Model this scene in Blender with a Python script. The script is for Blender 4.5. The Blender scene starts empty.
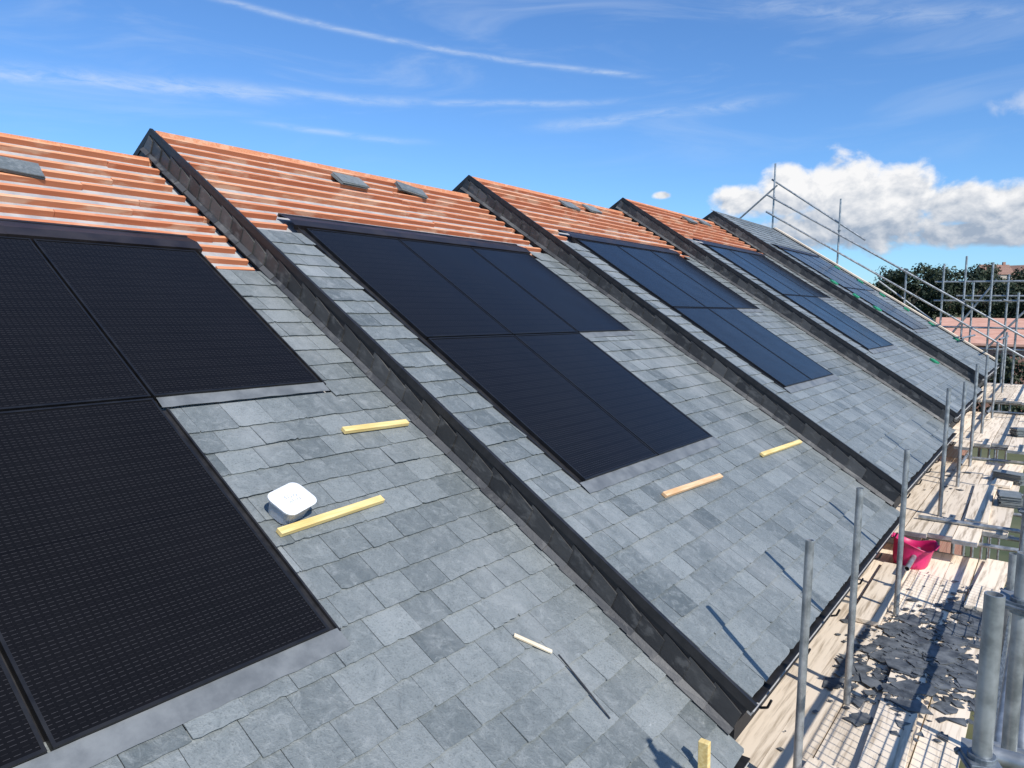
import bpy, math, random
from mathutils import Vector, Matrix, noise
random.seed(7)
ZO=7.5
sc=bpy.context.scene
sc.view_settings.view_transform='Standard'
sc.view_settings.look='None'
sc.view_settings.exposure=0
col=sc.collection

# ------------------------------------------------------------------ node helpers
class NT:
    def __init__(s,tree): s.t=tree; s.n=tree.nodes; s.l=tree.links
    def node(s,typ,**kw):
        nd=s.n.new(typ)
        for k,v in kw.items(): setattr(nd,k,v)
        return nd
    def put(s,sock,v):
        if isinstance(v,bpy.types.NodeSocket): s.l.new(v,sock)
        else:
            try: sock.default_value=v
            except Exception:
                sock.default_value=(v,v,v)
    def m(s,op,a,b=None,c=None,clamp=False):
        nd=s.node('ShaderNodeMath',operation=op); nd.use_clamp=clamp
        s.put(nd.inputs[0],a)
        if b is not None: s.put(nd.inputs[1],b)
        if c is not None: s.put(nd.inputs[2],c)
        return nd.outputs[0]
    def sstep(s,x,a,b):
        nd=s.node('ShaderNodeMapRange',interpolation_type='SMOOTHSTEP')
        s.put(nd.inputs[0],x); s.put(nd.inputs[1],a); s.put(nd.inputs[2],b); s.put(nd.inputs[3],0.0); s.put(nd.inputs[4],1.0)
        return nd.outputs[0]
    def lin(s,x,a,b,c,d):
        nd=s.node('ShaderNodeMapRange')
        for i,v in enumerate((x,a,b,c,d)): s.put(nd.inputs[i],v)
        return nd.outputs[0]
    def mix(s,f,a,b,blend='MIX'):
        nd=s.node('ShaderNodeMix',data_type='RGBA',blend_type=blend)
        s.put(nd.inputs[0],f); 
        for sk,v in ((nd.inputs[6],a),(nd.inputs[7],b)):
            if isinstance(v,bpy.types.NodeSocket): s.l.new(v,sk)
            else: sk.default_value=(*v,1) if len(v)==3 else v
        return nd.outputs[2]
    def noise(s,vec,scale,detail=4,rough=.55,dist=0.0):
        nd=s.node('ShaderNodeTexNoise'); 
        if vec is not None: s.l.new(vec,nd.inputs['Vector'])
        nd.inputs['Scale'].default_value=scale; nd.inputs['Detail'].default_value=detail
        nd.inputs['Roughness'].default_value=rough; nd.inputs['Distortion'].default_value=dist
        return nd.outputs['Fac']
    def mapv(s,vec,scale=(1,1,1),loc=(0,0,0),rot=(0,0,0)):
        nd=s.node('ShaderNodeMapping'); s.l.new(vec,nd.inputs[0])
        nd.inputs['Scale'].default_value=scale; nd.inputs['Location'].default_value=loc; nd.inputs['Rotation'].default_value=rot
        return nd.outputs[0]
    def obj(s): return s.node('ShaderNodeTexCoord').outputs['Object']
    def bump(s,h,strength=.3,dist=.01):
        nd=s.node('ShaderNodeBump'); nd.inputs['Strength'].default_value=strength; nd.inputs['Distance'].default_value=dist
        s.l.new(h,nd.inputs['Height']); return nd.outputs[0]

def mat(name):
    m=bpy.data.materials.new(name); m.use_nodes=True
    nt=NT(m.node_tree); b=m.node_tree.nodes['Principled BSDF']
    return m,nt,b

def simple(name,c1,c2,scale=8,rough=.6,metal=0,bumpd=.003,stretch=(1,1,1),rvar=.15,objrand=0.0,detail=4,lo=.3,hi=.7):
    m,nt,b=mat(name)
    v=nt.mapv(nt.obj(),stretch)
    f=nt.noise(v,scale,detail,.6)
    f2=nt.sstep(f,lo,hi)
    cc=nt.mix(f2,c1,c2)
    if objrand:
        oi=nt.node('ShaderNodeObjectInfo').outputs['Random']
        k=nt.lin(oi,0,1,1-objrand,1+objrand)
        hs=nt.node('ShaderNodeHueSaturation'); nt.l.new(cc,hs.inputs['Color']); nt.l.new(k,hs.inputs['Value']); cc=hs.outputs[0]
    nt.put(b.inputs['Base Color'],cc)
    nt.put(b.inputs['Roughness'],nt.lin(f,.2,.8,rough-rvar/2,rough+rvar/2))
    b.inputs['Metallic'].default_value=metal
    if bumpd: nt.put(b.inputs['Normal'],nt.bump(f,.5,bumpd))
    return m

# slates (object axes: x along the eaves, y up the slope)
def slate_mat():
    m,nt,b=mat('slate')
    o=nt.obj()
    tone=nt.node('ShaderNodeAttribute',attribute_name='tone').outputs['Fac']
    t2=nt.m('MULTIPLY',tone,37.7)
    cmb=nt.node('ShaderNodeCombineXYZ'); nt.put(cmb.inputs[2],t2)
    va=nt.node('ShaderNodeVectorMath',operation='ADD'); nt.l.new(o,va.inputs[0]); nt.l.new(cmb.outputs[0],va.inputs[1])
    ov=va.outputs[0]
    base=nt.mix(tone,(.100,.116,.116),(.246,.266,.260))
    n1=nt.noise(ov,14,6,.76,.8)
    n2=nt.noise(ov,100,3,.65)
    n3=nt.noise(nt.mapv(o,(1.5,.5,1)),1.1,5,.65)
    c=nt.mix(nt.m('MULTIPLY',nt.sstep(n1,.46,.70),.6),base,(.300,.316,.306))
    c=nt.mix(nt.m('MULTIPLY',nt.sstep(n1,.46,.34),.35),c,(.085,.098,.100))
    c=nt.mix(nt.m('MULTIPLY',nt.sstep(n2,.5,.70),.5),c,(.070,.080,.082))
    c=nt.mix(nt.m('MULTIPLY',nt.sstep(n3,.49,.70),.40),c,(.37,.38,.37))
    sc_=nt.sstep(n1,.66,.76)
    c=nt.mix(nt.m('MULTIPLY',sc_,.55),c,(.55,.56,.54))
    nt.put(b.inputs['Base Color'],c)
    nt.put(b.inputs['Roughness'],nt.lin(n2,.3,.7,.36,.56))
    h=nt.m('ADD',nt.m('MULTIPLY',n1,.9),nt.m('MULTIPLY',n2,.30))
    nt.put(b.inputs['Normal'],nt.bump(h,.8,.010))
    return m
M_slate=slate_mat()
def lead_mat():
    m,nt,b=mat('lead_flashing')
    tone=nt.node('ShaderNodeAttribute',attribute_name='tone').outputs['Fac']
    n=nt.noise(nt.mapv(nt.obj(),(1,1,2)),7,5,.6,.3)
    c=nt.mix(tone,(.034,.034,.035),(.092,.090,.087))
    c=nt.mix(nt.m('MULTIPLY',nt.sstep(n,.50,.68),.55),c,(.15,.146,.138))
    nt.put(b.inputs['Base Color'],c); nt.put(b.inputs['Roughness'],nt.lin(n,.3,.7,.42,.60)); b.inputs['Metallic'].default_value=.1
    nt.put(b.inputs['Normal'],nt.bump(n,.5,.01))
    return m
M_lead=lead_mat()
M_leadl=simple('grey_lead_apron',(.125,.133,.136),(.205,.215,.215),6,.5,.1,.005,rvar=.2,detail=6)
M_black=simple('black_trim',(.010,.010,.011),(.022,.021,.022),12,.5,0,.002)
M_membrane=simple('roof_membrane',(.30,.30,.31),(.44,.43,.41),3,.8,0,.01,(2,1,1),rvar=.1)
def brick_mat():
    m,nt,b=mat('brick')
    br=nt.node('ShaderNodeTexBrick'); v=nt.mapv(nt.obj(),(1,1,1),rot=(math.pi/2,0,math.pi/2)); nt.l.new(v,br.inputs[0])
    br.inputs['Color1'].default_value=(.32,.13,.08,1);br.inputs['Color2'].default_value=(.40,.2,.13,1);br.inputs['Mortar'].default_value=(.4,.38,.35,1)
    br.inputs['Scale'].default_value=4.4;br.inputs['Mortar Size'].default_value=.015
    nt.put(b.inputs['Base Color'],br.outputs[0]);b.inputs['Roughness'].default_value=.85
    return m
M_brick=brick_mat()
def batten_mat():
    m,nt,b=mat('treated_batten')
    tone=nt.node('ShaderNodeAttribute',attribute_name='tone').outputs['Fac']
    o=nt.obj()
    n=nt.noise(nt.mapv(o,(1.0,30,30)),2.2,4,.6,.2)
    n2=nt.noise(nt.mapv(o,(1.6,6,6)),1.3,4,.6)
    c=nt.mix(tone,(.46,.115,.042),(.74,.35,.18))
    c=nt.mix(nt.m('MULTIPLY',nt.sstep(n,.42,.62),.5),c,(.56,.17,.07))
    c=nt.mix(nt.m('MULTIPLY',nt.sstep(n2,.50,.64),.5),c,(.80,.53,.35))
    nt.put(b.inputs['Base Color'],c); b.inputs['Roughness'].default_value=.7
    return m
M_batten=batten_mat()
M_timber=simple('yellow_timber',(.66,.46,.16),(.84,.66,.30),6,.6,0,.002,(8,.6,8))
M_timber_o=simple('orange_timber',(.66,.36,.16),(.80,.54,.32),6,.6,0,.002,(8,.6,8))
M_timber_p=simple('pale_timber',(.70,.56,.38),(.8,.7,.52),6,.6,0,.002,(8,.6,8))
M_board=simple('scaffold_board',(.42,.33,.23),(.84,.71,.55),5,.8,0,.002,(5,.3,5),objrand=.18,detail=7,lo=.3,hi=.55)
M_galv=simple('galvanised_steel',(.24,.255,.26),(.46,.475,.475),14,.42,.6,.001,rvar=.2)
M_coupler=simple('coupler_steel',(.12,.14,.16),(.28,.31,.33),30,.5,.6,.002)
M_white=simple('white_plastic',(.74,.75,.76),(.80,.81,.82),3,.35,0,0)
def tubmat():
    m,nt,b=mat('translucent_plastic'); b.inputs['Base Color'].default_value=(.78,.80,.82,1); b.inputs['Roughness'].default_value=.3
    b.inputs['Transmission Weight'].default_value=.6
    return m
M_tub=tubmat()
M_ink=simple('black_ink',(.03,.03,.05),(.06,.06,.08),3,.5,0,0)
M_pink=simple('pink_plastic',(.50,.012,.10),(.66,.022,.15),3,.45,0,0)
M_green=simple('green_strap',(.02,.22,.10),(.03,.35,.18),8,.6,0,0)
M_trunk=simple('bark',(.07,.05,.035),(.13,.10,.07),4,.9,0,.02)
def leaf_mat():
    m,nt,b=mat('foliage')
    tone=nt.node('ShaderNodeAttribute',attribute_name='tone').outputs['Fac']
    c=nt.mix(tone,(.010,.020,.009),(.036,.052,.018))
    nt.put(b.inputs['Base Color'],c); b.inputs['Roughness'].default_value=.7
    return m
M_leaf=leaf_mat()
M_grass=simple('grass_ground',(.05,.07,.025),(.14,.14,.07),.15,.9,0,.02)
M_render=simple('cream_render',(.42,.36,.29),(.5,.44,.36),2,.8,0,0)
M_tile=simple('clay_tile',(.20,.11,.08),(.32,.19,.14),2,.8,0,.02)
M_tileo=simple('orange_clay_tile',(.50,.25,.17),(.66,.38,.28),1.5,.75,0,.02,(1,6,1))
M_win=simple('window_glass',(.02,.025,.03),(.05,.06,.07),2,.1,0,0)

def panel_mat():
    m,nt,b=mat('solar_cells')
    o=nt.obj(); sp=nt.node('ShaderNodeSeparateXYZ'); nt.l.new(o,sp.inputs[0])
    x=nt.m('ADD',sp.outputs[0],5.0); y=sp.outputs[1]
    def line(c,pitch,w):
        f=nt.m('FRACT',nt.m('DIVIDE',c,pitch)); d=nt.m('ABSOLUTE',nt.m('SUBTRACT',f,.5))
        return nt.m('LESS_THAN',d,w/pitch/2)
    n5=nt.noise(nt.mapv(o,(1,1,1)),2.5,2,.5)
    wires=line(y,.0187,.0020)                       # collector wires across the module
    brk=nt.m('SUBTRACT',1.0,line(x,.0306,.010))     # broken where they dip behind the cell strip
    dash=nt.m('MULTIPLY',wires,brk)
    row=line(y,.0935,.0025)
    mid=nt.m('LESS_THAN',nt.m('ABSOLUTE',nt.m('SUBTRACT',y,.861)),.005)
    gx=line(x,.1838,.002)
    c=nt.mix(n5,(.0058,.0058,.0066),(.0090,.0088,.0098))
    c=nt.mix(nt.m('MULTIPLY',dash,.50),c,(.078,.075,.080))
    c=nt.mix(nt.m('MULTIPLY',nt.m('MAXIMUM',gx,nt.m('MAXIMUM',mid,row)),.6),c,(.0040,.0040,.005))
    nt.put(b.inputs['Base Color'],c)
    d=nt.noise(o,3,3,.6)
    nt.put(b.inputs['Roughness'],nt.lin(d,.3,.7,.16,.24))
    b.inputs['Specular IOR Level'].default_value=.10
    return m
M_panel=panel_mat()
M_frame=simple('black_anodised_frame',(.004,.004,.005),(.009,.009,.010),10,.5,.0,0)
M_topflash=simple('black_coated_flashing',(.016,.013,.014),(.032,.026,.026),4,.4,.0,.002)

# ------------------------------------------------------------------ mesh helpers
class MB:
    def __init__(s): s.v=[];s.f=[];s.t=[]
    def add(s,vs,fs,tone=.5):
        o=len(s.v); s.v+= [tuple(v) for v in vs]
        for f in fs: s.f.append([i+o for i in f]); s.t.append(tone)
    def box(s,x0,x1,y0,y1,z0,z1,tone=.5,M=None):
        vs=[Vector(p) for p in ((x0,y0,z0),(x1,y0,z0),(x1,y1,z0),(x0,y1,z0),(x0,y0,z1),(x1,y0,z1),(x1,y1,z1),(x0,y1,z1))]
        if M is not None: vs=[M@v for v in vs]
        s.add(vs,[(3,2,1,0),(4,5,6,7),(0,1,5,4),(1,2,6,5),(2,3,7,6),(3,0,4,7)],tone)
    def tube(s,p,q,r,seg=12,r2=None,cap=True,tone=.5):
        p=Vector(p);q=Vector(q);r2=r if r2 is None else r2
        d=(q-p).normalized(); a=d.orthogonal().normalized(); b=d.cross(a)
        vs=[]
        for c,rr in ((p,r),(q,r2)):
            for i in range(seg):
                t=2*math.pi*i/seg; vs.append(c+a*math.cos(t)*rr+b*math.sin(t)*rr)
        fs=[(i,(i+1)%seg,seg+(i+1)%seg,seg+i) for i in range(seg)]
        if cap: fs+= [tuple(range(seg-1,-1,-1)),tuple(range(seg,2*seg))]
        s.add(vs,fs,tone)
    def mesh(s,name,mats,smooth=False):
        me=bpy.data.meshes.new(name); me.from_pydata(s.v,[],s.f)
        at=me.attributes.new('tone','FLOAT','FACE'); at.data.foreach_set('value',s.t)
        for m in (mats if isinstance(mats,(list,tuple)) else [mats]): me.materials.append(m)
        if smooth:
            me.polygons.foreach_set('use_smooth',[len(p.vertices)==4 for p in me.polygons])
        me.update(); return me
def bevel(o,w=.002,seg=2):
    b=o.modifiers.new('bevel','BEVEL'); b.width=w; b.segments=seg; b.limit_method='ANGLE'
def empty(name,loc,label=None,cat=None,group=None):
    e=bpy.data.objects.new(name,None); e.location=loc; col.objects.link(e); e.empty_display_size=.2
    if label: e['label']=label
    if cat: e['category']=cat
    if group: e['group']=group
    return e
WM={}
def place(name,me,M=None,parent=None,label=None,cat=None,group=None,kind=None):
    o=bpy.data.objects.new(name,me); col.objects.link(o)
    M=M or Matrix()
    if parent is not None:
        o.parent=parent
        pw=Matrix.Translation(parent.location) if parent.type=='EMPTY' and parent.parent is None else WM[parent.name]
        o.matrix_basis=pw.inverted()@M
    else: o.matrix_basis=M
    WM[o.name]=M.copy()
    if label: o['label']=label
    if cat: o['category']=cat
    if group: o['group']=group
    if kind: o['kind']=kind
    return o

# ------------------------------------------------------------------ roof geometry
Xe,Ze,PD=-1.1842,-2.3193,32.2305
pr=math.radians(PD); cp,sp_=math.cos(pr),math.sin(pr)
H=.2644; W=4.6734; Y1=3.7662; Q=6.884
RX=Xe-Q*cp
PW,PL=1.152,1.74
SE_=.178
def RM(k):
    return Matrix(((0,-cp,sp_,Xe),(1,0,0,0),(0,sp_,cp,Ze+(k-1)*H+ZO),(0,0,0,1)))
def ys(k): return Y1+(k-2)*W
groups={1:(1.607,2.1122-2*PW),2:(1.624,4.3263),3:(1.655,8.984),4:(1.66,13.70),5:(1.66,18.36)}
slate_top={1:4.72,2:5.02,3:5.05,4:5.25,5:Q+.02}

def make_panel_mesh():
    fb=MB(); w,l,t,hh=1.134,1.722,.013,.036
    fb.box(0,w,0,t,0,hh); fb.box(0,w,l-t,l,0,hh); fb.box(0,t,t,l-t,0,hh-.001); fb.box(w-t,w,t,l-t,0,hh-.001)
    gb=MB(); gb.box(t,w-t,t,l-t,.004,hh-.004)
    return fb.mesh('solar_panel',M_frame),gb.mesh('solar_cells',M_panel)
ME_pf,ME_pg=make_panel_mesh()

def slates(k,y0,y1,rects,qtop,e=SE_,w=.232):
    mb=MB(); rnd=random.Random(100+k)
    nr=int(math.ceil(qtop/e))
    for r in range(nr):
        q0=r*e
        off=(r%2)*w/2+rnd.uniform(-.014,.014)
        y=y0-off
        while y<y1:
            ww=w*rnd.choice((1,1,1,.97,.94,1.06))
            a,b=max(y,y0),min(y+ww-.0035,y1)
            y+=ww
            if b-a<.03: continue
            if r==nr-1 and rnd.random()<.3 and qtop<Q: continue
            pieces=[(a,b)]
            for (ra,rb,qa,qb) in rects:
                if q0+e*.5>qa and q0+e*.5<qb:
                    np_=[]
                    for (a2,b2) in pieces:
                        if b2<=ra or a2>=rb: np_.append((a2,b2));continue
                        if a2<ra-.02: np_.append((a2,ra))
                        if b2>rb+.02: np_.append((rb,b2))
                    pieces=np_
            for (a2,b2) in pieces:
                jn=rnd.uniform(0,.003) if rnd.random()<.88 else rnd.uniform(.003,.009)
                ju=rnd.uniform(-.003,.003); sk=rnd.uniform(-.003,.003)
                nT=.0135+jn; th=.006
                N=9 if k<=2 else 2
                tail=[]; tl=rnd.uniform(-.002,.002)
                for i in range(N):
                    f=i/(N-1); yy=a2+(b2-a2)*f
                    jj=rnd.uniform(-.002,.002)
                    if i in(0,N-1) and rnd.random()<.18: jj+=rnd.uniform(.003,.015)
                    elif rnd.random()<.10: jj+=rnd.uniform(.002,.007)
                    tail.append((yy+(rnd.uniform(-.001,.001)),q0+ju+sk*(f-.5)*2+jj,nT+tl*(f-.5)*2+rnd.uniform(-.0006,.0006)))
                qh=q0+e+.055
                head=[(b2,qh,.0022),(a2,qh,.0022)]
                low=[(p[0],p[1]+.0015,p[2]-th) for p in tail]
                vs=tail+head+low
                fs=[list(range(N))+[N,N+1]]
                for i in range(N-1): fs.append([i+1,i,N+2+i,N+3+i])
                vs+= [(a2,qh,-.003),(b2,qh,-.003)]
                fs.append([0,N+1,2*N+2,N+2]); fs.append([N-1,2*N+1,2*N+3,N])
                tn=min(1,max(.05,rnd.gauss(.57,.19)))
                if rnd.random()<.03: tn=rnd.uniform(.0,.15)
                mb.add(vs,fs,tn)
    return mb.mesh('slate_covering',M_slate)

def chevron(mb,y0,y1,k,n0,n1,ext=.05,tone=.5):
    """upstand following front slope, over the ridge, down the back slope"""
    zb=Ze+(k-1)*H+ZO
    def fr(q,n): return (Xe-q*cp+n*sp_,zb+q*sp_+n*cp)
    def mir(p): return (2*RX-p[0],p[1])
    def apex(n): return (RX,zb+Q*sp_+n/cp)
    a=fr(-ext,n0);b=fr(-ext,n1)
    prof=[b,apex(n1),mir(b),mir(a),apex(n0),a]
    vs=[(x,y0,z) for x,z in prof]+[(x,y1,z) for x,z in prof]
    fs=[(0,1,4,5),(1,2,3,4),(11,10,7,6),(10,9,8,7)]
    for i in range(6):
        j=(i+1)%6; fs.append((i,i+6,j+6,j))
    mb.add(vs,fs,tone)

houses={}
for k in range(1,6):
    y0,y1=ys(k),ys(k+1)
    g,yl=groups[k]
    hs=empty('terraced_house',(Xe-4,y0+W/2,0),
        {1:'terraced house with grey slate roof, black solar panels and bare battens',
         2:'terraced house with slate roof, five solar panels and timber offcuts',
         3:'terraced house with slate roof, solar panels and bare orange battens',
         4:'terraced house with solar panels and short strip of bare battens',
         5:'end terraced house slated up to the ridge beside gable scaffolding'}[k],'house','row of terraced houses under construction')
    houses[k]=hs
    R=RM(k)
    ins=.03
    mb=MB(); mb.box(y0+ins,y1-.012,-.05,Q,-.075,-.043)
    zb=Ze+(k-1)*H+ZO
    place('roof_membrane',mb.mesh('roof_membrane',M_membrane),R,hs)
    mb=MB(); vs=[]
    for yy in (y0+ins,y1-.012):
        vs+=[(RX-.001,yy,zb+Q*sp_-.004),(RX-Q*cp,yy,zb-.004),(RX-Q*cp,yy,zb-.07),(RX-.001,yy,zb+Q*sp_-.07)]
    mb.add(vs,[(0,1,2,3),(7,6,5,4),(0,4,5,1),(1,5,6,2),(2,6,7,3),(3,7,4,0)],.5)
    place('rear_roof_slope',mb.mesh('rear_roof_slope',M_slate),None,hs)
    top=g+2*PL; mid=g+PL
    tray=.075; trr=.055
    rects=[(yl-tray,yl+2*PW+trr-.018,g-.06,mid),(yl-tray,yl+3*PW+trr-.018,mid-.06,top+.16)]
    place('slate_covering',slates(k,y0+(.022 if k>1 else .0),y1-.014,rects,slate_top[k]),R,hs)
    for row in range(2):
        for c in range(2 if row==0 else 3):
            M=R@Matrix.Translation((yl+c*PW,g+row*PL,.0))
            p=place('solar_panel',ME_pf,M,hs)
            place('cell_sheet',ME_pg,M,p)
    yr=yl+2*PW-.018; yr3=yl+3*PW-.018
    mb=MB(); mb.box(yl-tray,yl-.002,g-.02,top+.02,-.01,.006); mb.box(yl-tray,yl-tray+.01,g-.02,top+.02,.006,.022)
    mb.box(yl-.002,yr3+.002,mid-.03,top+.02,-.02,-.002); mb.box(yl-.002,yr+.002,g-.02,mid-.03,-.02,-.002)
    mb.box(yr+.002,yr+trr,g-.02,mid-.10,-.01,.006); mb.box(yr+trr-.01,yr+trr,g-.02,mid-.10,.006,.022)
    mb.box(yr3+.002,yr3+trr,mid-.02,top+.02,-.01,.006); mb.box(yr3+trr-.01,yr3+trr,mid-.02,top+.02,.006,.022)
    place('panel_side_flashing',mb.mesh('panel_side_flashing',M_black),R,hs)
    mb=MB(); rnd=random.Random(k)
    yy=yl-tray-.04; 
    while yy<yr3+tray:
        e2=min(yy+1.15,yr3+tray)
        vs=[(yy,top+.004,.046),(e2,top+.004,.044),(e2,top+.10,.052),(yy,top+.10,.05),(e2,top+.25,.012),(yy,top+.25,.014),(yy,top+.004,.0),(e2,top+.004,.0)]
        mb.add(vs,[(0,1,2,3),(3,2,4,5),(6,7,1,0)],.5)
        yy=e2-.012 if e2<yr3+tray else e2
    mb.box(yl-tray-.04,yr3+tray,top+.24,top+.262,-.01,.02)
    place('panel_top_flashing',mb.mesh('panel_top_flashing',M_topflash),R,hs)
    def apron(a,b,qa,qb):
        mb=MB()
        n=max(2,int((b-a)/.05)); m_=4
        vs=[];fs=[]
        for j in range(m_+1):
            for i in range(n+1):
                f=i/n; q=qa+(qb-qa)*j/m_
                vs.append((a+(b-a)*f,q+(rnd.uniform(-.003,.003) if j==0 else 0),.0175+.003*noise.noise(Vector((i*.4,j*.9,k)))+.005*j/m_))
        for j in range(m_):
            for i in range(n):
                q=j*(n+1)+i; fs.append((q,q+1,q+n+2,q+n+1))
        mb.add(vs,fs,.5)
        place('lead_apron',mb.mesh('lead_apron',M_leadl,True),R,hs)
    apron(yl-.07,yr+.05,g-.105,g-.001); apron(yr+.03,yr3+.04,mid-.085,mid-.001)
    if k<5:
        mb=MB()
        rnd=random.Random(50+k)
        zt=slate_top[k]
        q=zt-.40
        while q<Q-.03:
            yy=y0+ins+.02
            while yy<y1-.04:
                ln=rnd.uniform(.9,3.2); e2=min(yy+ln,y1-.02-rnd.uniform(0,.07))
                a,b=yy,e2; yy=e2+.004
                segs=[(a,b)]
                if q<top+.27:
                    lo,hi=yl-tray-.06,yr3+tray+.02; segs=[]
                    if a<lo: segs.append((a,min(b,lo)))
                    if b>hi: segs.append((max(a,hi),b))
                tn=rnd.random()
                for a,b in segs:
                    if b-a<.05: continue
                    up=rnd.uniform(-.002,.007); dq=rnd.uniform(-.010,.010); dq2=dq+rnd.uniform(-.012,.012)
                    z0=-.043; z1=.000+up; wd=.036+rnd.uniform(-.003,.005)
                    if q<zt+.0: z1=-.0055
                    vs=[(a,q+dq,z0),(b,q+dq2,z0),(b,q+dq2+wd,z0),(a,q+dq+wd,z0),(a,q+dq,z1),(b,q+dq2,z1),(b,q+dq2+wd,z1),(a,q+dq+wd,z1)]
                    o_=len(mb.v); mb.v+=vs
                    for f,t_ in (((3,2,1,0),tn),((4,5,6,7),min(1,tn*.6+.4)),((0,1,5,4),tn*.30),((1,2,6,5),tn),((2,3,7,6),tn),((3,0,4,7),tn)):  # shading put into the face tone: tops lighter, eaves-side faces darker
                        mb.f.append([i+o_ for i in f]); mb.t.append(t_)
            q+=SE_ if q<Q-.25 else .11
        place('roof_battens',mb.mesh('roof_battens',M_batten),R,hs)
    mb=MB(); mb.box(RX-.03,RX+.03,y0+ins,y1-.02,zb+Q*sp_-.09,zb+Q*sp_+.005,.8)
    place('ridge_board',mb.mesh('ridge_board',M_batten if k<5 else M_lead),None,hs)
    if k>1:
        mb=MB(); chevron(mb,y0-.004,y0+.012,k,-.30,.012,.02)
        place('verge_upstand',mb.mesh('verge_upstand',M_black),None,hs)
        mb=MB(); chevron(mb,y0-.012,y0+.015,k,.0125,.019,.04); chevron(mb,y0-.012,y0-.006,k,-.034,.0122,.04)
        place('verge_trim',mb.mesh('verge_trim',M_black),None,hs)
        lead=MB(); low=MB(); rnd=random.Random(k*9)
        q=-.03
        while q<Q:
            e2=min(q+rnd.uniform(.17,.20),Q)
            a=rnd.uniform(.004,.013); t=rnd.uniform(-.008,.012); tb=rnd.uniform(0,.014)
            x0=y0-.006; nb=-.2236+.014
            vs=[(x0-.008-a,q-tb*.5,nb+tb),(x0-.003,e2+.04,nb+tb*.3),(x0-.003,e2+.04,-.05+t),(x0-.006-a,q+.02,-.075+t),
                (x0-.001,q,nb),(x0-.001,e2+.04,nb),(x0-.001,e2+.04,-.05+t),(x0-.001,q+.02,-.075+t)]
            tn=rnd.random()
            lead.add(vs,[(3,2,1,0),(0,4,7,3),(3,7,6,2),(0,1,5,4)],tn*tn)
            wv=rnd.uniform(.040,.055)
            vs=[(x0-.020,q,nb+.040),(x0-wv,q,nb+.007),(x0-wv-rnd.uniform(-.006,.006),e2+.02,nb+.003),(x0-.016,e2+.02,nb+.035),
                (x0-.012,q,nb),(x0-wv,q,nb-.002)]
            low.add(vs,[(0,3,2,1),(0,1,5,4)],rnd.random())
            q=e2
        place('step_flashing',lead.mesh('step_flashing',M_lead),R,hs)
        place('soaker_flashing',low.mesh('soaker_flashing',M_lead),R,hs)
    mb=MB(); mb.box(Xe-.10,Xe-.075,y0+.01,y1-.012,zb-.26,zb-.05)
    place('fascia_board',mb.mesh('fascia_board',M_black),None,hs)
    mb=MB(); mb.box(Xe-.14,Xe+.03,y0+.08,y1-.03,zb-.03,zb-.022); 
    place('eaves_tray',mb.mesh('eaves_tray',M_black),None,hs)
    nb=6
    bm=MB()
    pts=[(0,0),(.01,-.06),(.04,-.085),(.08,-.07),(.10,-.02)]
    for i in range(4):
        p,q2=pts[i],pts[i+1]; bm.tube((p[0],0,p[1]),(q2[0],0,q2[1]),.008,6)
    bme=bm.mesh('gutter_bracket',M_black)
    for i in range(nb):
        place('gutter_bracket',bme,Matrix.Translation((Xe-.07,y0+.3+i*.8,zb-.09)),hs)
    mb=MB(); wx=Xe-.42; bx=2*RX-wx
    zw=zb-.22
    mb.box(wx-.25,wx,y0+.01,y1-.01,-.3,zw); mb.box(bx,bx+.25,y0+.01,y1-.01,-.3,zw)
    for yy in (y0+.06,y1-.26):
        vs=[]
        for y_ in (yy,yy+.2):
            vs+=[(wx-.26,y_,-.3),(wx-.26,y_,zw-.02),(RX,y_,zb+Q*sp_-.22),(bx+.26,y_,zw-.02),(bx+.26,y_,-.3)]
        mb.add(vs,[(0,1,2,3,4),(9,8,7,6,5)]+[(i,i+5,(i+1)%5+5,(i+1)%5) for i in range(5)],.5)
    place('brick_wall',mb.mesh('brick_wall',M_brick),None,hs)

mb=MB(); chevron(mb,ys(6)-.012,ys(6)+.04,5,-.16,.035,.03)
place('end_verge_trim',mb.mesh('end_verge_trim',M_black),None,houses[5])

# ------------------------------------------------------------------ loose slates
def slate_stack(M0,n,lab,seed):
    mb=MB(); rnd=random.Random(seed)
    for i in range(n):
        M=Matrix.Translation((rnd.uniform(-.012,.012),rnd.uniform(-.012,.012),i*.0085))@Matrix.Rotation(rnd.uniform(-.06,.06),4,'Z')
        mb.box(-.115,.115,-.19,.19,0,.0075,rnd.uniform(.1,.8),M)
    place('slate_stack',mb.mesh('slate_stack',M_slate),M0,None,lab,'slates','small stacks of loose slates')
for i,(k,y,q,n,r) in enumerate([(1,2.38,6.22,4,1.4),(2,5.9,6.5,4,1.5),(2,6.95,6.55,5,1.2),(3,10.7,6.55,3,1.5),(3,11.5,6.6,4,1.6),(4,15.6,6.5,4,1.5),(4,16.6,6.6,4,1.5)]):
    slate_stack(RM(k)@Matrix.Translation((y,q,.008))@Matrix.Rotation(r,4,'Z'),n,'small stack of grey slates lying on bare roof battens',i)

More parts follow.
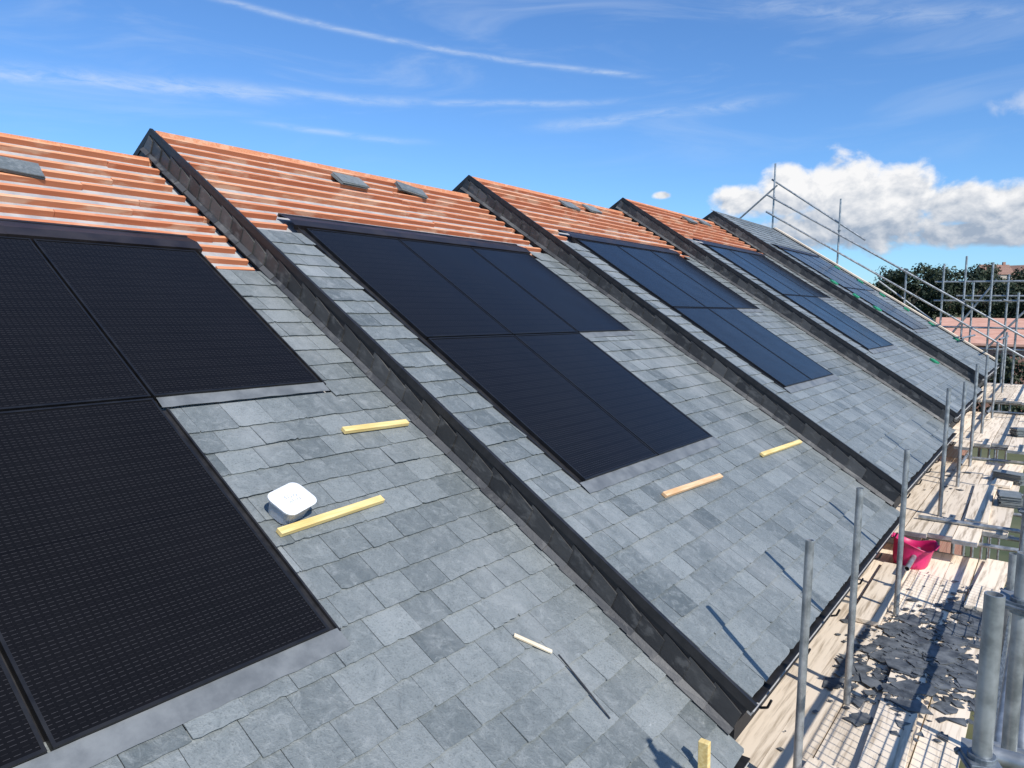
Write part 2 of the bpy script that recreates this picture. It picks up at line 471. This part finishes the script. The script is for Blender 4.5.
# ------------------------------------------------------------------ timber offcuts
def offcut(k,ya,qa,yb,qb,m,lab,w=.044,t=.026,lift=.017):
    mb=MB(); L=math.hypot(yb-ya,qb-qa); mb.box(-w/2,w/2,0,L,0,t)
    ang=math.atan2(-(yb-ya),(qb-qa))
    o=place('timber_offcut',mb.mesh('timber_offcut',m),RM(k)@Matrix.Translation((ya,qa,lift))@Matrix.Rotation(ang,4,'Z'),None,lab,'timber','timber offcuts lying on the slates')
    bevel(o,.002)
offcut(1,2.206,2.207,2.93,2.243,M_timber,'yellow timber batten offcut lying across slates beside plastic tub')
offcut(1,3.09,2.847,3.64,2.826,M_timber,'yellow timber batten offcut lying on slates against roof step')
offcut(1,2.986,1.167,3.115,.987,M_timber_p,'short pale timber splinter lying on grey slates',.022,.012)
offcut(2,4.967,1.279,5.98,1.225,M_timber_o,'orange timber batten offcut lying on slates below solar panels')
offcut(2,7.088,1.241,8.25,1.19,M_timber,'pale yellow batten offcut on slates below solar panels')
mb=MB(); mb.box(-.026,.026,-.018,.018,0,.37)
o=place('timber_prop',mb.mesh('timber_prop',M_timber),Matrix.Translation((-1.25,3.34,ZO-2.45))@Matrix.Rotation(.05,4,'X'),None,'upright yellow timber end standing at the slate eaves','timber'); bevel(o,.003)
mb=MB(); mb.add([(-.003,-.2,0),(.004,-.2,0),(.006,0,0),(.003,.2,0),(-.002,.2,0),(-.006,.02,0),(-.003,-.2,.004),(.004,-.2,.004),(.006,0,.004),(.003,.2,.004),(-.002,.2,.004),(-.006,.02,.004)],[(5,4,3,2,1,0),(6,7,8,9,10,11)]+[(i,(i+1)%6,(i+1)%6+6,i+6) for i in range(6)],.0)
place('slate_sliver',mb.mesh('slate_sliver',M_lead),RM(1)@Matrix.Translation((3.12,.76,.019))@Matrix.Rotation(-.12,4,'Z'),None,'thin dark sliver of broken slate lying on roof','slate')

# ------------------------------------------------------------------ plastic tub
def rrect(w,l,r,n=5):
    pts=[]
    for cx,cy,a0 in ((w/2-r,l/2-r,0),(-w/2+r,l/2-r,90),(-w/2+r,-l/2+r,180),(w/2-r,-l/2+r,270)):
        for i in range(n+1):
            a=math.radians(a0+90*i/n); pts.append((cx+r*math.cos(a),cy+r*math.sin(a)))
    return pts
def loft(mb,rings,cap0=True,cap1=True):
    n=len(rings[0]); vs=[p for r in rings for p in r]; fs=[]
    for j in range(len(rings)-1):
        for i in range(n): fs.append((j*n+i,j*n+(i+1)%n,(j+1)*n+(i+1)%n,(j+1)*n+i))
    if cap0: fs.append(tuple(range(n-1,-1,-1)))
    if cap1: fs.append(tuple((len(rings)-1)*n+i for i in range(n)))
    mb.add(vs,fs)
TM=RM(1)@Matrix.Translation((2.335,2.33,.017))@Matrix.Rotation(.25,4,'Z')
tub=empty('plastic_tub',TM.translation,'white plastic tub with handwritten lid standing on the slates','tub')
mb=MB(); loft(mb,[[(x,y,z) for x,y in rrect(w,l,.045)] for w,l,z in ((.18,.14,0),(.212,.166,.092),(.222,.174,.094))])
place('tub_body',mb.mesh('tub_body',M_tub),TM,tub)
mb=MB(); loft(mb,[[(x,y,z) for x,y in rrect(w,l,.048)] for w,l,z in ((.228,.180,.090),(.232,.184,.099),(.218,.170,.101),(.212,.164,.096))])
place('tub_lid',mb.mesh('tub_lid',M_white),TM,tub)
hw=MB(); rnd=random.Random(5)
for li,word in enumerate(('Slate','nails')):
    xx=-.040+li*.006
    for ch in word:
        cu=bpy.data.curves.new('t','FONT'); cu.body=ch; cu.size=.029*rnd.uniform(.9,1.15); cu.shear=.35; cu.offset=-.0004
        to=bpy.data.objects.new('t',cu); col.objects.link(to); bpy.context.view_layer.update()
        me=bpy.data.meshes.new_from_object(to.evaluated_get(bpy.context.evaluated_depsgraph_get()))
        M=Matrix.Translation((xx,.006-li*.028+rnd.uniform(-.003,.003),.0))@Matrix.Rotation(rnd.uniform(-.2,.15),4,'Z')
        vs=[M@v.co for v in me.vertices]; hw.add(vs,[tuple(p.vertices) for p in me.polygons],.5)
        xx+=(max(v.co.x for v in me.vertices)+.0035) if len(me.vertices) else .01
        bpy.data.objects.remove(to)
place('handwriting',hw.mesh('handwriting',M_ink),TM@Matrix.Translation((0,.002,.0966))@Matrix.Rotation(-.1,4,'Z'),tub)

# ------------------------------------------------------------------ scaffold
scf=empty('scaffold',(-.6,10,0),'galvanised tube scaffold with timber platform running along the eaves','scaffold')
def tube(name,a,b,r=.0242,m=None,parent=None):
    a=Vector(a)+Vector((0,0,ZO)); b=Vector(b)+Vector((0,0,ZO))
    mb=MB(); L=(b-a).length; d=(b-a).normalized()
    mb.tube((0,0,0),(0,0,L),r,16,cap=False); mb.tube((0,0,L),(0,0,0),r*.82,16,cap=False)
    for z in (0,L):
        vs=[];fs=[]
        for i in range(16):
            t=2*math.pi*i/16; vs.append((math.cos(t)*r,math.sin(t)*r,z)); vs.append((math.cos(t)*r*.82,math.sin(t)*r*.82,z))
        for i in range(16):
            j=(i+1)%16; fs.append((2*i,2*j,2*j+1,2*i+1))
        mb.add(vs,fs)
    M=Matrix.Translation(a)@d.to_track_quat('Z','Y').to_matrix().to_4x4()
    return place(name,mb.mesh(name,m or M_galv,True),M,parent or scf)
cm=MB(); cm.tube((0,0,-.024),(0,0,.024),.029,16); cm.box(-.033,.033,-.036,.036,-.013,.013); cm.tube((.034,-.045,0),(.034,.055,0),.005,8); cm.tube((-.034,-.055,0),(-.034,.05,0),.005,8); cm.tube((.034,.04,0),(.034,.05,0),.010,6); cm.tube((-.034,.036,0),(-.034,.046,0),.010,6)
ME_c=cm.mesh('coupler',M_coupler)
def coupler(p,rz=0,rx=0,parent=None):
    o=place('coupler',ME_c,Matrix.Translation(Vector(p)+Vector((0,0,ZO)))@Matrix.Rotation(rz,4,'Z')@Matrix.Rotation(rx,4,'X'),parent or scf); bevel(o,.004)
def deckz(y):
    if y<9.3: return -2.6
    if y<14.0: return -2.34
    if y<18.6: return -2.07
    return -1.8
XI,XO=-.98,-.12
inner=[(3.96,-1.18),(5.15,-1.13),(7.0,-1.15),(9.75,-.84),(11.6,-.9),(13.3,-.75),(15.2,-.7),(17.6,-.55),(20.5,-.4)]
for y,z in inner:
    tube('scaffold_standard',(XI,y,-7.5),(XI+.01,y,z),r=.0225)
    coupler((XI,y,deckz(y)-.1),0)
outer=[(-.075,1.93,-.62,.0205),(-.035,2.62,-.70,.0205),(.03,2.35,-.95,.0205),(XO,5.0,-1.35,.023),(XO,7.2,-1.2,.023),(XO,9.4,-.95,.023),(XO,11.6,-.9,.023),(XO,13.9,-.8,.023),(XO,18.7,-.5,.023),(XO,23.2,.6,.023)]
for x,y,z,r in outer:
    tube('scaffold_standard',(x,y,-7.5),(x,y,z),r=r)
    if y>3: coupler((x,y+.0,deckz(y)+.55),1.57); coupler((x,y,deckz(y)+1.02),1.57)
coupler((-.075,1.93,-1.02),.4); coupler((-.035,2.62,-.86),1.2); coupler((-.035,2.62,-1.35),1.2)
tube('transom',(-.09,2.67,-.86),(.5,2.67,-.86),r=.021); tube('transom',(-.12,1.98,-1.02),(.5,2.02,-1.02),r=.021); tube('transom',(-.1,2.67,-1.35),(.6,2.67,-1.33),r=.021)
tube('brace',(-.01,2.2,-1.9),(.0,3.9,-.95),r=.021)
for a,b in ((2.4,9.5),(9.2,14.2),(13.8,18.8),(18.4,23.4)):
    dz=deckz((a+b)/2)
    tube('guard_rail',(XO+.05,a,dz+.55),(XO+.05,b,dz+.55),r=.022); tube('guard_rail',(XO+.05,a+.2,dz+1.02),(XO+.05,b+.1,dz+1.02),r=.022)
    tube('ledger',(XI-.05,a-1.3,dz-.12),(XI-.05,b,dz-.12)); tube('ledger',(XO+.05,a-1.3,dz-.12),(XO+.05,b,dz-.12))
    y=a+.3
    while y<b:
        tube('transom',(-1.42,y,dz-.068),(.12,y+.01,dz-.068)); y+=1.2
for y in (9.2,9.45,13.95,18.55):
    tube('transom',(-1.15,y,deckz(y)+.14 if y<9.3 else deckz(y)+.03),(.3,y+.02,(deckz(y)+.16) if y<9.3 else deckz(y)+.04))
def guard(y0,y1,z0,z1):
    mb=MB()
    n=int((y1-y0)/.075)
    for i in range(n+1): 
        y=y0+(y1-y0)*i/n; mb.tube((XO+.0,y,z0),(XO+.0,y,z1),.0035,4,cap=False)
    n=int((z1-z0)/.075)
    for i in range(n+1):
        z=z0+(z1-z0)*i/n; mb.tube((XO+.004,y0,z),(XO+.004,y1,z),.0035,4,cap=False)
    place('brick_guard',mb.mesh('brick_guard',M_coupler),None,scf)
guard(3.3,4.95,-2.58+ZO,-1.7+ZO); guard(6.6,8.0,-2.58+ZO,-1.7+ZO)

# boards
for (a,b) in ((-.5,9.2),(9.35,13.95),(14.05,18.55),(18.65,23.3)):
    dz=deckz((a+b)/2)
    for c in range(5):
        x=-1.335+c*.232; y=a-random.uniform(0,.8)
        while y<b:
            L=min(3.9,b-y) if b-y>.8 else b-y
            mb=MB(); mb.box(-.1125,.1125,0,L-.01,0,.038)
            for yy in (0,L-.01):
                mb.box(-.1135,.1135,yy-.002 if yy==0 else yy-.028,yy+.03 if yy==0 else yy+.002,-.001,.0395)
            me=mb.mesh('scaffold_board',[M_board,M_galv])
            for p in me.polygons:
                if p.index>=6: p.material_index=1
            o=place('scaffold_board',me,Matrix.Translation((x+random.uniform(-.004,.004),y,dz+ZO-.04+random.uniform(0,.004)))@Matrix.Rotation(random.uniform(-.0015,.0015),4,'Z'),None,'weathered timber scaffold board lying on the scaffold platform','board','boards on scaffold platform')
            y+=L
for (x,y,L,r) in ((-.62,3.9,2.1,.04),(-.40,7.5,1.6,-.04),(-1.15,6.6,1.7,.02),(-.6,9.6,2.2,.03),(-.5,11.9,1.8,-.05),(-.92,3.0,1.3,-.03)):
    mb=MB(); mb.box(-.1125,.1125,0,L,0,.038)
    o=place('scaffold_board',mb.mesh('scaffold_board',M_board),Matrix.Translation((x,y,deckz(y)+ZO+.006))@Matrix.Rotation(r,4,'Z'),None,'loose scaffold board lying on top of the platform boards','board','boards on scaffold platform'); bevel(o,.003)
for i,(x,y) in enumerate(((-.35,10.9),(-.4,12.4),(-.35,15.3))):
    slate_stack(Matrix.Translation((x,y,deckz(y)+ZO+.004))@Matrix.Rotation(.1+i,4,'Z'),16,'stack of new slates standing on the scaffold boards',40+i)
# slate rubble
mb=MB(); rnd=random.Random(3)
NH=1050
for i in range(NH+120):
    heap=i<NH
    if heap:
        if rnd.random()<.75: y=rnd.gauss(6.2,.50); x=max(-1.1,min(-.2,rnd.gauss(-.68,.24)))
        else: y=rnd.gauss(7.5,.35); x=max(-1.1,min(-.2,rnd.gauss(-.40,.13)))
    else: y=rnd.uniform(3.6,13); x=rnd.uniform(-1.3,-.25)
    big=rnd.random()<.14
    s=(rnd.uniform(.06,.12) if big else rnd.uniform(.006,.045))*(1 if heap else .6); n=rnd.randint(3,6); a0=rnd.uniform(0,6)
    hh=.022*math.exp(-((y-6.2)/.45)**2-((x+.66)/.24)**2) if heap else 0
    onb=.038 if (abs(x+.62)<.16 and 3.9<y<6.0) else 0
    M=Matrix.Translation((x,y,deckz(y)+ZO+.006+onb+(rnd.random()*hh if heap else 0)+abs(rnd.gauss(0,.003 if heap else .002))))@Matrix.Rotation(rnd.gauss(0,.04),4,'X')@Matrix.Rotation(rnd.gauss(0,.04),4,'Y')
    ring_=[(math.cos(a0+j*6.283/n)*s*rnd.uniform(.4,1.4),math.sin(a0+j*6.283/n)*s*rnd.uniform(.4,1.4)) for j in range(n)]
    vs=[M@Vector((p[0],p[1],0)) for p in ring_]+[M@Vector((p[0],p[1],.005)) for p in ring_]
    mb.add(vs,[tuple(range(n-1,-1,-1)),tuple(range(n,2*n))]+[(j,(j+1)%n,n+(j+1)%n,n+j) for j in range(n)],rnd.uniform(0,.2))
M_rub=simple('broken_slate',(.045,.050,.055),(.16,.17,.175),9,.6,0,.004)
place('slate_rubble',mb.mesh('slate_rubble',M_rub),None,None,'broken dark slate pieces scattered on scaffold boards','rubble',None,'stuff')

# pink bucket
BM=Matrix.Translation((-1.09,8.5,-2.6+ZO))@Matrix.Rotation(.14,4,'Y')@Matrix.Diagonal((.92,.92,.92,1))
bk=empty('bucket',BM.translation,'bright pink flexible plastic bucket slumped on the scaffold boards','bucket')
mb=MB()
def ring(r,z,sq=1.0,n=32,wv=0): return [(r*math.cos(2*math.pi*i/n)*sq,r*math.sin(2*math.pi*i/n)/sq,z+wv*math.sin(4*math.pi*i/n+.7)+wv*.6*math.sin(6*math.pi*i/n)) for i in range(n)]
loft(mb,[ring(.158,0),ring(.180,.05,1.0),ring(.188,.14,1.03,wv=.008),ring(.190,.22,1.07,wv=.020),ring(.198,.265,1.11,wv=.030),ring(.205,.272,1.11,wv=.030),ring(.203,.283,1.11,wv=.030),ring(.192,.280,1.11,wv=.03),ring(.178,.20,1.06,wv=.018),ring(.15,.012)],True,True)
place('bucket_body',mb.mesh('bucket_body',M_pink,True),BM,bk)
for s in (1,-1):
    mb=MB(); pts=[]
    for i in range(9):
        a=math.pi*i/8; pts.append(Vector((s*(.218+.02*math.sin(a)),.07*math.cos(a),.27+.04*math.sin(a))))
    for i in range(8): mb.tube(pts[i],pts[i+1],.010,8)
    place('handle',mb.mesh('handle',M_pink,True),BM,bk)

# ------------------------------------------------------------------ gable scaffold
gsc=empty('gable_scaffold',(-3,23,0),'tall galvanised scaffold with sloping handrails around the gable end','scaffold')
YG=23.0
def roofz(x,k=5): return Ze+(k-1)*H+(Xe-x)/cp*sp_
def gt(n,a,b,m=None): tube(n,a,b,r=.026,m=m,parent=gsc)
for x,up in ((-7.2,2.0),(-5.3,1.9),(-3.5,1.0),(-2.6,1.7),(-2.1,2.2),(-1.5,2.4),(-.9,2.0),(-.3,2.1),(.8,2.0)):
    z=roofz(x) if x>RX else roofz(RX)
    gt('scaffold_standard',(x,YG,-7.5),(x,YG,z+up))
    coupler((x,YG,z+1.0),0,0,gsc)
for dz in (.5,1.0):
    gt('guard_rail',(-7.4,YG-.05,roofz(-7.0)+dz+.1),(-.3,YG-.05,roofz(-.3)+dz))
gt('guard_rail',(-8.6,YG-.05,roofz(RX)+.1),(-7.1,YG-.05,roofz(RX)+1.35))
gt('guard_rail',(-7.3,YG+.05,roofz(RX)+1.55),(-4.6,YG+.05,roofz(-4.6)+1.15))
for z in (-.9,-.35,.35,.85):
    gt('ledger',(-2.8,YG+.05,z),(1.4,YG+.05,z)); 
gt('brace',(-2.7,YG+.1,-1.1),(-1.4,YG+.1,.9)); gt('brace',(-1.6,YG+.12,-1.0),(-.2,YG+.12,.8)); gt('brace',(-4.2,YG+.08,.9),(-2.4,YG+.08,-.5))
for y in (24.2,):
    for x in (-2.0,-1.2,-.4,.9):
        gt('scaffold_standard',(x,y,-7.5),(x,y,.9+.3*((x*7)%1)))
    gt('ledger',(-2.4,y+.05,.5),(1.5,y+.05,.5))
for x in (-2.0,-1.2,.9):
    gt('transom',(x+.05,21.4,.35),(x+.05,25,.35)); gt('transom',(x+.05,21.4,-.6),(x+.05,25,-.6))
mb=MB()
L=(7.0-1.2)/cp
mb.box(0,.22,0,L,0,.038)
place('sloping_toe_board',mb.mesh('sloping_toe_board',M_board),RM(5)@Matrix.Translation((YG-.33,.1,.02)),gsc)

for (k,y,q) in ((5,18.05,3.6),(5,18.0,3.0),(5,18.05,2.5),(5,22.0,4.6),(5,22.1,3.9),(5,22.0,3.2),(5,22.05,2.5),(5,22.1,1.8),(5,22.0,1.1),(4,17.3,1.0)):
    mb=MB(); 
    for j in range(3): mb.box(-.11+j*.03,.11+j*.02,-.06+j*.05,-.012+j*.05,0,.03)
    place('green_strap',mb.mesh('green_strap',M_green),RM(k)@Matrix.Translation((y,q,.018))@Matrix.Rotation(random.uniform(-.5,.5),4,'Z'),None,'bundle of green strapping lying on the slates','strap','green straps lying on the slates')

# ------------------------------------------------------------------ terrain and background
def sst(x,a,b):
    t=min(1,max(0,(x-a)/(b-a))); return t*t*(3-2*t)
def gz(x,y):
    d=math.hypot(x,y)
    return 15*sst(d,70,260)*sst(y,-50,60)+6*sst(d,300,900)*(noise.noise(Vector((x*.002,y*.002,0)))+.4)+.25*noise.noise(Vector((x*.05,y*.05,3)))*sst(d,30,60)
vs=[];fs=[]; rs=[0.01]+[10*1.16**i for i in range(42)]; A=96
for r in rs:
    for i in range(A):
        a=2*math.pi*i/A; x,y=r*math.sin(a),r*math.cos(a); vs.append((x,y,gz(x,y)))
for j in range(len(rs)-1):
    for i in range(A):
        fs.append((j*A+i,(j+1)*A+i,(j+1)*A+(i+1)%A,j*A+(i+1)%A))
mb=MB(); mb.add(vs,[f[::-1] for f in fs]); place('ground',mb.mesh('ground',M_grass,True),None,None,None,None,None,'structure')

def polar(az,d): a=math.radians(az); return d*math.sin(a),d*math.cos(a)
def tree(az,d,h,wd,seed):
    rnd=random.Random(seed); x,y=polar(az,d); z=gz(x,y)
    t=empty('tree',(x,y,z),'dark green broadleaf tree on the hillside beyond the roofs','tree','trees on the hillside')
    mb=MB(); mb.tube((x,y,z-.3),(x,y,z+h*.45),.35*h/10,8,.2*h/10)
    for i in range(6):
        a=rnd.uniform(0,6.28); b=Vector((x,y,z+h*rnd.uniform(.25,.43))); e=b+Vector((math.cos(a)*wd*.3,math.sin(a)*wd*.3,h*.25)); mb.tube(b,e,.12,6,.05)
    place('trunk',mb.mesh('trunk',M_trunk),None,t)
    mb=MB()
    cl=[]
    sf=min(1,d/130)
    for i in range(20):
        a=rnd.uniform(0,6.28); rr=wd*.5*math.sqrt(rnd.random())*.85; zz=z+h*rnd.uniform(.20,.88)
        k=1-.5*abs((zz-z)/h-.55)/.4
        cl.append((Vector((x+math.cos(a)*rr*k,y+math.sin(a)*rr*k,zz)),rnd.uniform(.14,.23)*wd,rnd.random()))
    for c,r,tn in cl:
        for j in range(110):
            v=Vector((rnd.gauss(0,1),rnd.gauss(0,1),rnd.gauss(0,1))).normalized()*r*rnd.uniform(.5,1.08); v.z*=.8
            p=c+v; n=(v.normalized()+Vector((rnd.uniform(-.6,.6),)*3)).normalized(); u=n.orthogonal().normalized(); w2=n.cross(u); s=rnd.uniform(.14,.32)*max(.5,sf)
            ang=rnd.uniform(0,6.28); uu=u*math.cos(ang)+w2*math.sin(ang); ww=n.cross(uu)
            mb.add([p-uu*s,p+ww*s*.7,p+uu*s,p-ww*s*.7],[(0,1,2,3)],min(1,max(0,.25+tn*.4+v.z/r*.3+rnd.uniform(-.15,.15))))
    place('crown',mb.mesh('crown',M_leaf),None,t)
for i,(az,d,h,wd) in enumerate([(-11.2,138,8.2,6.5),(-10,142,9.6,7),(-8.7,138,10.6,8),(-7.3,142,11.4,8.5),(-6.1,138,9.8,8),(-5.0,145,10.2,8),(-3.8,140,9.0,8),(-2.6,138,8.6,8),(-1.4,140,9.0,8),(-.2,136,8.5,8),(1.0,138,9.0,8),(2.2,135,8.8,8),(3.4,137,9,8),(-12.6,145,7.4,6),(-4.4,170,9.2,9),(-6.8,170,9.5,9),(-9.2,168,8.8,9),(-2.0,170,8.0,9),(.5,170,8,9),
    (-2.9,50,5.7,4.5),(-.2,50,5.5,4.5),(2.8,51,5.6,4.6),(-5.2,52,5.6,4.4)]):
    tree(az,d,h,wd,i+20)
def cottage(az,d,w,dp,hw,hr,rot,wm,rm,lab,zoff=0):
    x,y=polar(az,d); z=gz(x,y)+zoff
    M=Matrix.Translation((x,y,z))@Matrix.Rotation(rot,4,'Z')
    e=empty('house',(x,y,z),lab,'house','houses beyond the building site')
    mb=MB(); vs=[]
    mb.box(-w/2,w/2,-dp/2,dp/2,-3,hw)
    mb.add([(-w/2,-dp/2,hw),(-w/2,dp/2,hw),(-w/2,0,hr-.1)],[(0,2,1)]); mb.add([(w/2,-dp/2,hw),(w/2,dp/2,hw),(w/2,0,hr-.1)],[(0,1,2)])
    place('wall',mb.mesh('wall',wm),M,e)
    mb=MB(); o=.3
    for s in (1,-1):
        vs=[(-w/2-o,s*(dp/2+o),hw-.2),(w/2+o,s*(dp/2+o),hw-.2),(w/2+o,0,hr),(-w/2-o,0,hr)]
        vs2=[(a,b,c+.15) for a,b,c in vs]
        f=[(0,1,2,3),(7,6,5,4),(0,4,5,1),(1,5,6,2),(2,6,7,3),(3,7,4,0)]
        mb.add(vs+vs2,f if s<0 else [q[::-1] for q in f])
    place('roof',mb.mesh('roof',rm),M,e)
    mb=MB(); mb.box(w*.3,w*.3+.8,-.4,.4,hr-.4,hr+1.0); place('chimney',mb.mesh('chimney',M_brick),M,e)
    wme=MB(); wme.box(-.5,.5,-.03,.0,0,1.2); wme=wme.mesh('window',M_win)
    nwin=int(w/2.5)
    for i in range(nwin):
        for zz in ((hw*.2,hw*.62) if hw>4 else (hw*.4,)):
            place('window',wme,M@Matrix.Translation((-w/2+(i+.5)*w/nwin,-dp/2-.004,zz)),e)
cottage(-3.7,300,9,8,4.8,8,.5,M_render,M_tile,'cream rendered house with brown tiled roof on the hillside',1.0)
cottage(-2.2,310,10,8,4.8,8.2,-.3,M_brick,M_tile,'red brick house with brown tiled roof on the hillside',1.0)
cottage(-.7,300,9,8,4.8,8,.6,M_render,M_tile,'cream rendered house with brown tiled roof on the hillside',1.2)
cottage(1.2,310,10,8,4.8,8,.4,M_brick,M_tile,'red brick house with brown tiled roof on the hillside',1.2)
cottage(-.2,60,13,7,5.7,7.1,.05,M_brick,M_tileo,'house with pale orange clay tiled roof beyond scaffolding')

# ------------------------------------------------------------------ light
SE,AZ=42,22
ce=math.cos(math.radians(SE)); sunv=Vector((ce*math.cos(math.radians(AZ)),-ce*math.sin(math.radians(AZ)),math.sin(math.radians(SE))))
L=bpy.data.lights.new('sun','SUN'); L.energy=5.0; L.angle=math.radians(.5); L.color=(1,.96,.90)
lo=bpy.data.objects.new('sun',L); col.objects.link(lo); lo.location=(0,0,40); lo.rotation_euler=(-sunv).to_track_quat('-Z','Y').to_euler()

wd=bpy.data.worlds.new('World'); sc.world=wd; wd.use_nodes=True
try:
    wd.cycles.sampling_method='MANUAL'; wd.cycles.sample_map_resolution=256
except Exception: pass
nt=NT(wd.node_tree); bg=nt.n['Background']
sky=nt.node('ShaderNodeTexSky',sky_type='NISHITA'); sky.sun_disc=False; sky.sun_elevation=math.radians(SE); sky.sun_rotation=math.radians(90+AZ)
sky.air_density=1.0; sky.dust_density=.3; sky.ozone_density=2.5
g=nt.node('ShaderNodeTexCoord').outputs['Generated']
nrm=nt.node('ShaderNodeVectorMath',operation='NORMALIZE'); nt.l.new(g,nrm.inputs[0]); d=nrm.outputs[0]
sx=nt.node('ShaderNodeSeparateXYZ'); nt.l.new(d,sx.inputs[0])
az=nt.m('MULTIPLY',nt.m('ARCTAN2',sx.outputs[0],sx.outputs[1]),57.2958)
el=nt.m('MULTIPLY',nt.m('ARCSINE',sx.outputs[2]),57.2958)
ae=nt.node('ShaderNodeCombineXYZ'); nt.put(ae.inputs[0],az); nt.put(ae.inputs[1],el); ae=ae.outputs[0]
wisp=nt.noise(nt.mapv(ae,(.06,.30,1),rot=(0,0,.10)),1.0,5,.60,.8)
fine=nt.noise(nt.mapv(ae,(.30,1.3,1)),1.0,6,.68,.6)
wob=nt.m('MULTIPLY',nt.m('SUBTRACT',nt.noise(nt.mapv(ae,(.10,.10,1)),1.0,2),.5),1.0)
ew=nt.m('ADD',el,wob)
tot=None
def streak(a0,e0,a1,e1,w,amp,soft=3,nz=None,e_=None):
    global tot
    sl=(e1-e0)/(a1-a0)
    ln=nt.m('MULTIPLY_ADD',az,sl,e0-sl*a0)
    dd=nt.m('DIVIDE',nt.m('SUBTRACT',e_ if e_ is not None else ew,ln),w)
    gs=nt.m('EXPONENT',nt.m('MULTIPLY',nt.m('MULTIPLY',dd,dd),-1.0))
    rg=nt.m('MULTIPLY',nt.sstep(az,a0-soft,a0+soft),nt.m('SUBTRACT',1.0,nt.sstep(az,a1-soft,a1+soft)))
    v=nt.m('MULTIPLY',nt.m('MULTIPLY',gs,rg),nt.m('MULTIPLY',nt.sstep(fine,.22,.75),amp))
    tot=v if tot is None else nt.m('MAXIMUM',tot,v)
streak(-62,20.6,-27,16.6,.18,.50,2,e_=el)
streak(-85,13.6,-53,14.6,.55,.50,3)
streak(-54,14.9,-43,14.7,.30,.38,2)
streak(-43,14.6,-29,15.1,.20,.42,3)
streak(-54,12.5,-44,12.1,.2,.40,3)
streak(-34,13.4,-18,14.6,.4,.36,3)
streak(-20,20.5,-2,17.6,.7,.32,4)
veil=nt.m('MULTIPLY',nt.m('MULTIPLY',nt.sstep(wisp,.46,.80),.28),nt.sstep(el,8,16))
tot=nt.m('MAXIMUM',tot,veil)
blobs=[(-19.2,7.8,2.4,1.5),(-16.4,8.4,2.9,2.3),(-12.8,8.3,3.5,2.8),(-9.4,7.8,3.2,2.5),(-12,6.0,7.5,2.2),(-5.8,7.0,3.6,1.8),(-2.2,6.9,3.4,1.9),(1.5,7.0,3.8,2.1),(-4.5,5.2,6,1.1),(-25.2,8.4,.9,.4)]
cn=nt.noise(nt.mapv(ae,(.40,.52,1)),1.0,7,.56,.2)
cn2=nt.noise(nt.mapv(ae,(.40,.52,1),loc=(.14,.28,0)),1.0,5,.56,.2)
fld=None
for (a,e,ra,re) in blobs:
    u=nt.m('DIVIDE',nt.m('SUBTRACT',az,a),ra); v=nt.m('DIVIDE',nt.m('SUBTRACT',el,e),re)
    q=nt.m('SUBTRACT',1.0,nt.m('SQRT',nt.m('ADD',nt.m('MULTIPLY',u,u),nt.m('MULTIPLY',v,v))))
    fld=q if fld is None else nt.m('MAXIMUM',fld,q)
fld=nt.m('MAXIMUM',fld,-1.0)
dens=nt.m('ADD',fld,nt.m('MULTIPLY',nt.m('SUBTRACT',cn,.5),1.5))
ca=nt.sstep(dens,.0,.42)
lit=nt.m('ADD',nt.m('MULTIPLY',nt.m('SUBTRACT',cn,cn2),2.6),nt.lin(el,4.6,9.2,.08,1.0))
cc=nt.mix(nt.m('MULTIPLY',lit,1.0,clamp=True),(.36,.44,.56),(.95,.95,.96))
bl2=nt.m('ADD',nt.m('SUBTRACT',1.0,nt.m('SQRT',nt.m('ADD',nt.m('POWER',nt.m('ABSOLUTE',nt.m('DIVIDE',nt.m('ADD',az,2.6),2.4)),2.0),nt.m('POWER',nt.m('ABSOLUTE',nt.m('DIVIDE',nt.m('SUBTRACT',el,13.0),1.2)),2.0)))),nt.m('MULTIPLY',nt.m('SUBTRACT',cn,.5),2.4))
ca2=nt.m('MULTIPLY',nt.sstep(bl2,.1,.9),.5)
base=nt.node('ShaderNodeVectorMath',operation='SCALE'); nt.l.new(sky.outputs[0],base.inputs[0]); base.inputs[3].default_value=.13
tint=nt.mix(1.0,base.outputs[0],(.62,.93,1.28),'MULTIPLY')
c1=nt.mix(tot,tint,(.75,.84,.95))
c1=nt.mix(ca2,c1,(.80,.84,.92))
c2=nt.mix(ca,c1,cc)
nt.l.new(c2,bg.inputs['Color']); bg.inputs['Strength'].default_value=1.0

# ------------------------------------------------------------------ camera
ya,pi_,ro=math.radians(36.274),math.radians(5.8166),math.radians(.7197)
F=Vector((-math.sin(ya),math.cos(ya),0));Rr=Vector((math.cos(ya),math.sin(ya),0));Zv=Vector((0,0,1))
Fc=math.cos(pi_)*F-math.sin(pi_)*Zv;Uc=math.sin(pi_)*F+math.cos(pi_)*Zv
R2=math.cos(ro)*Rr+math.sin(ro)*Uc;U2=-math.sin(ro)*Rr+math.cos(ro)*Uc
cam=bpy.data.cameras.new('camera'); co=bpy.data.objects.new('camera',cam); col.objects.link(co)
co.matrix_world=Matrix(((R2.x,U2.x,-Fc.x,0),(R2.y,U2.y,-Fc.y,0),(R2.z,U2.z,-Fc.z,ZO),(0,0,0,1)))
cam.sensor_width=36; cam.lens=742.9255/1024*36; cam.clip_start=.05; cam.clip_end=9000
sc.camera=co
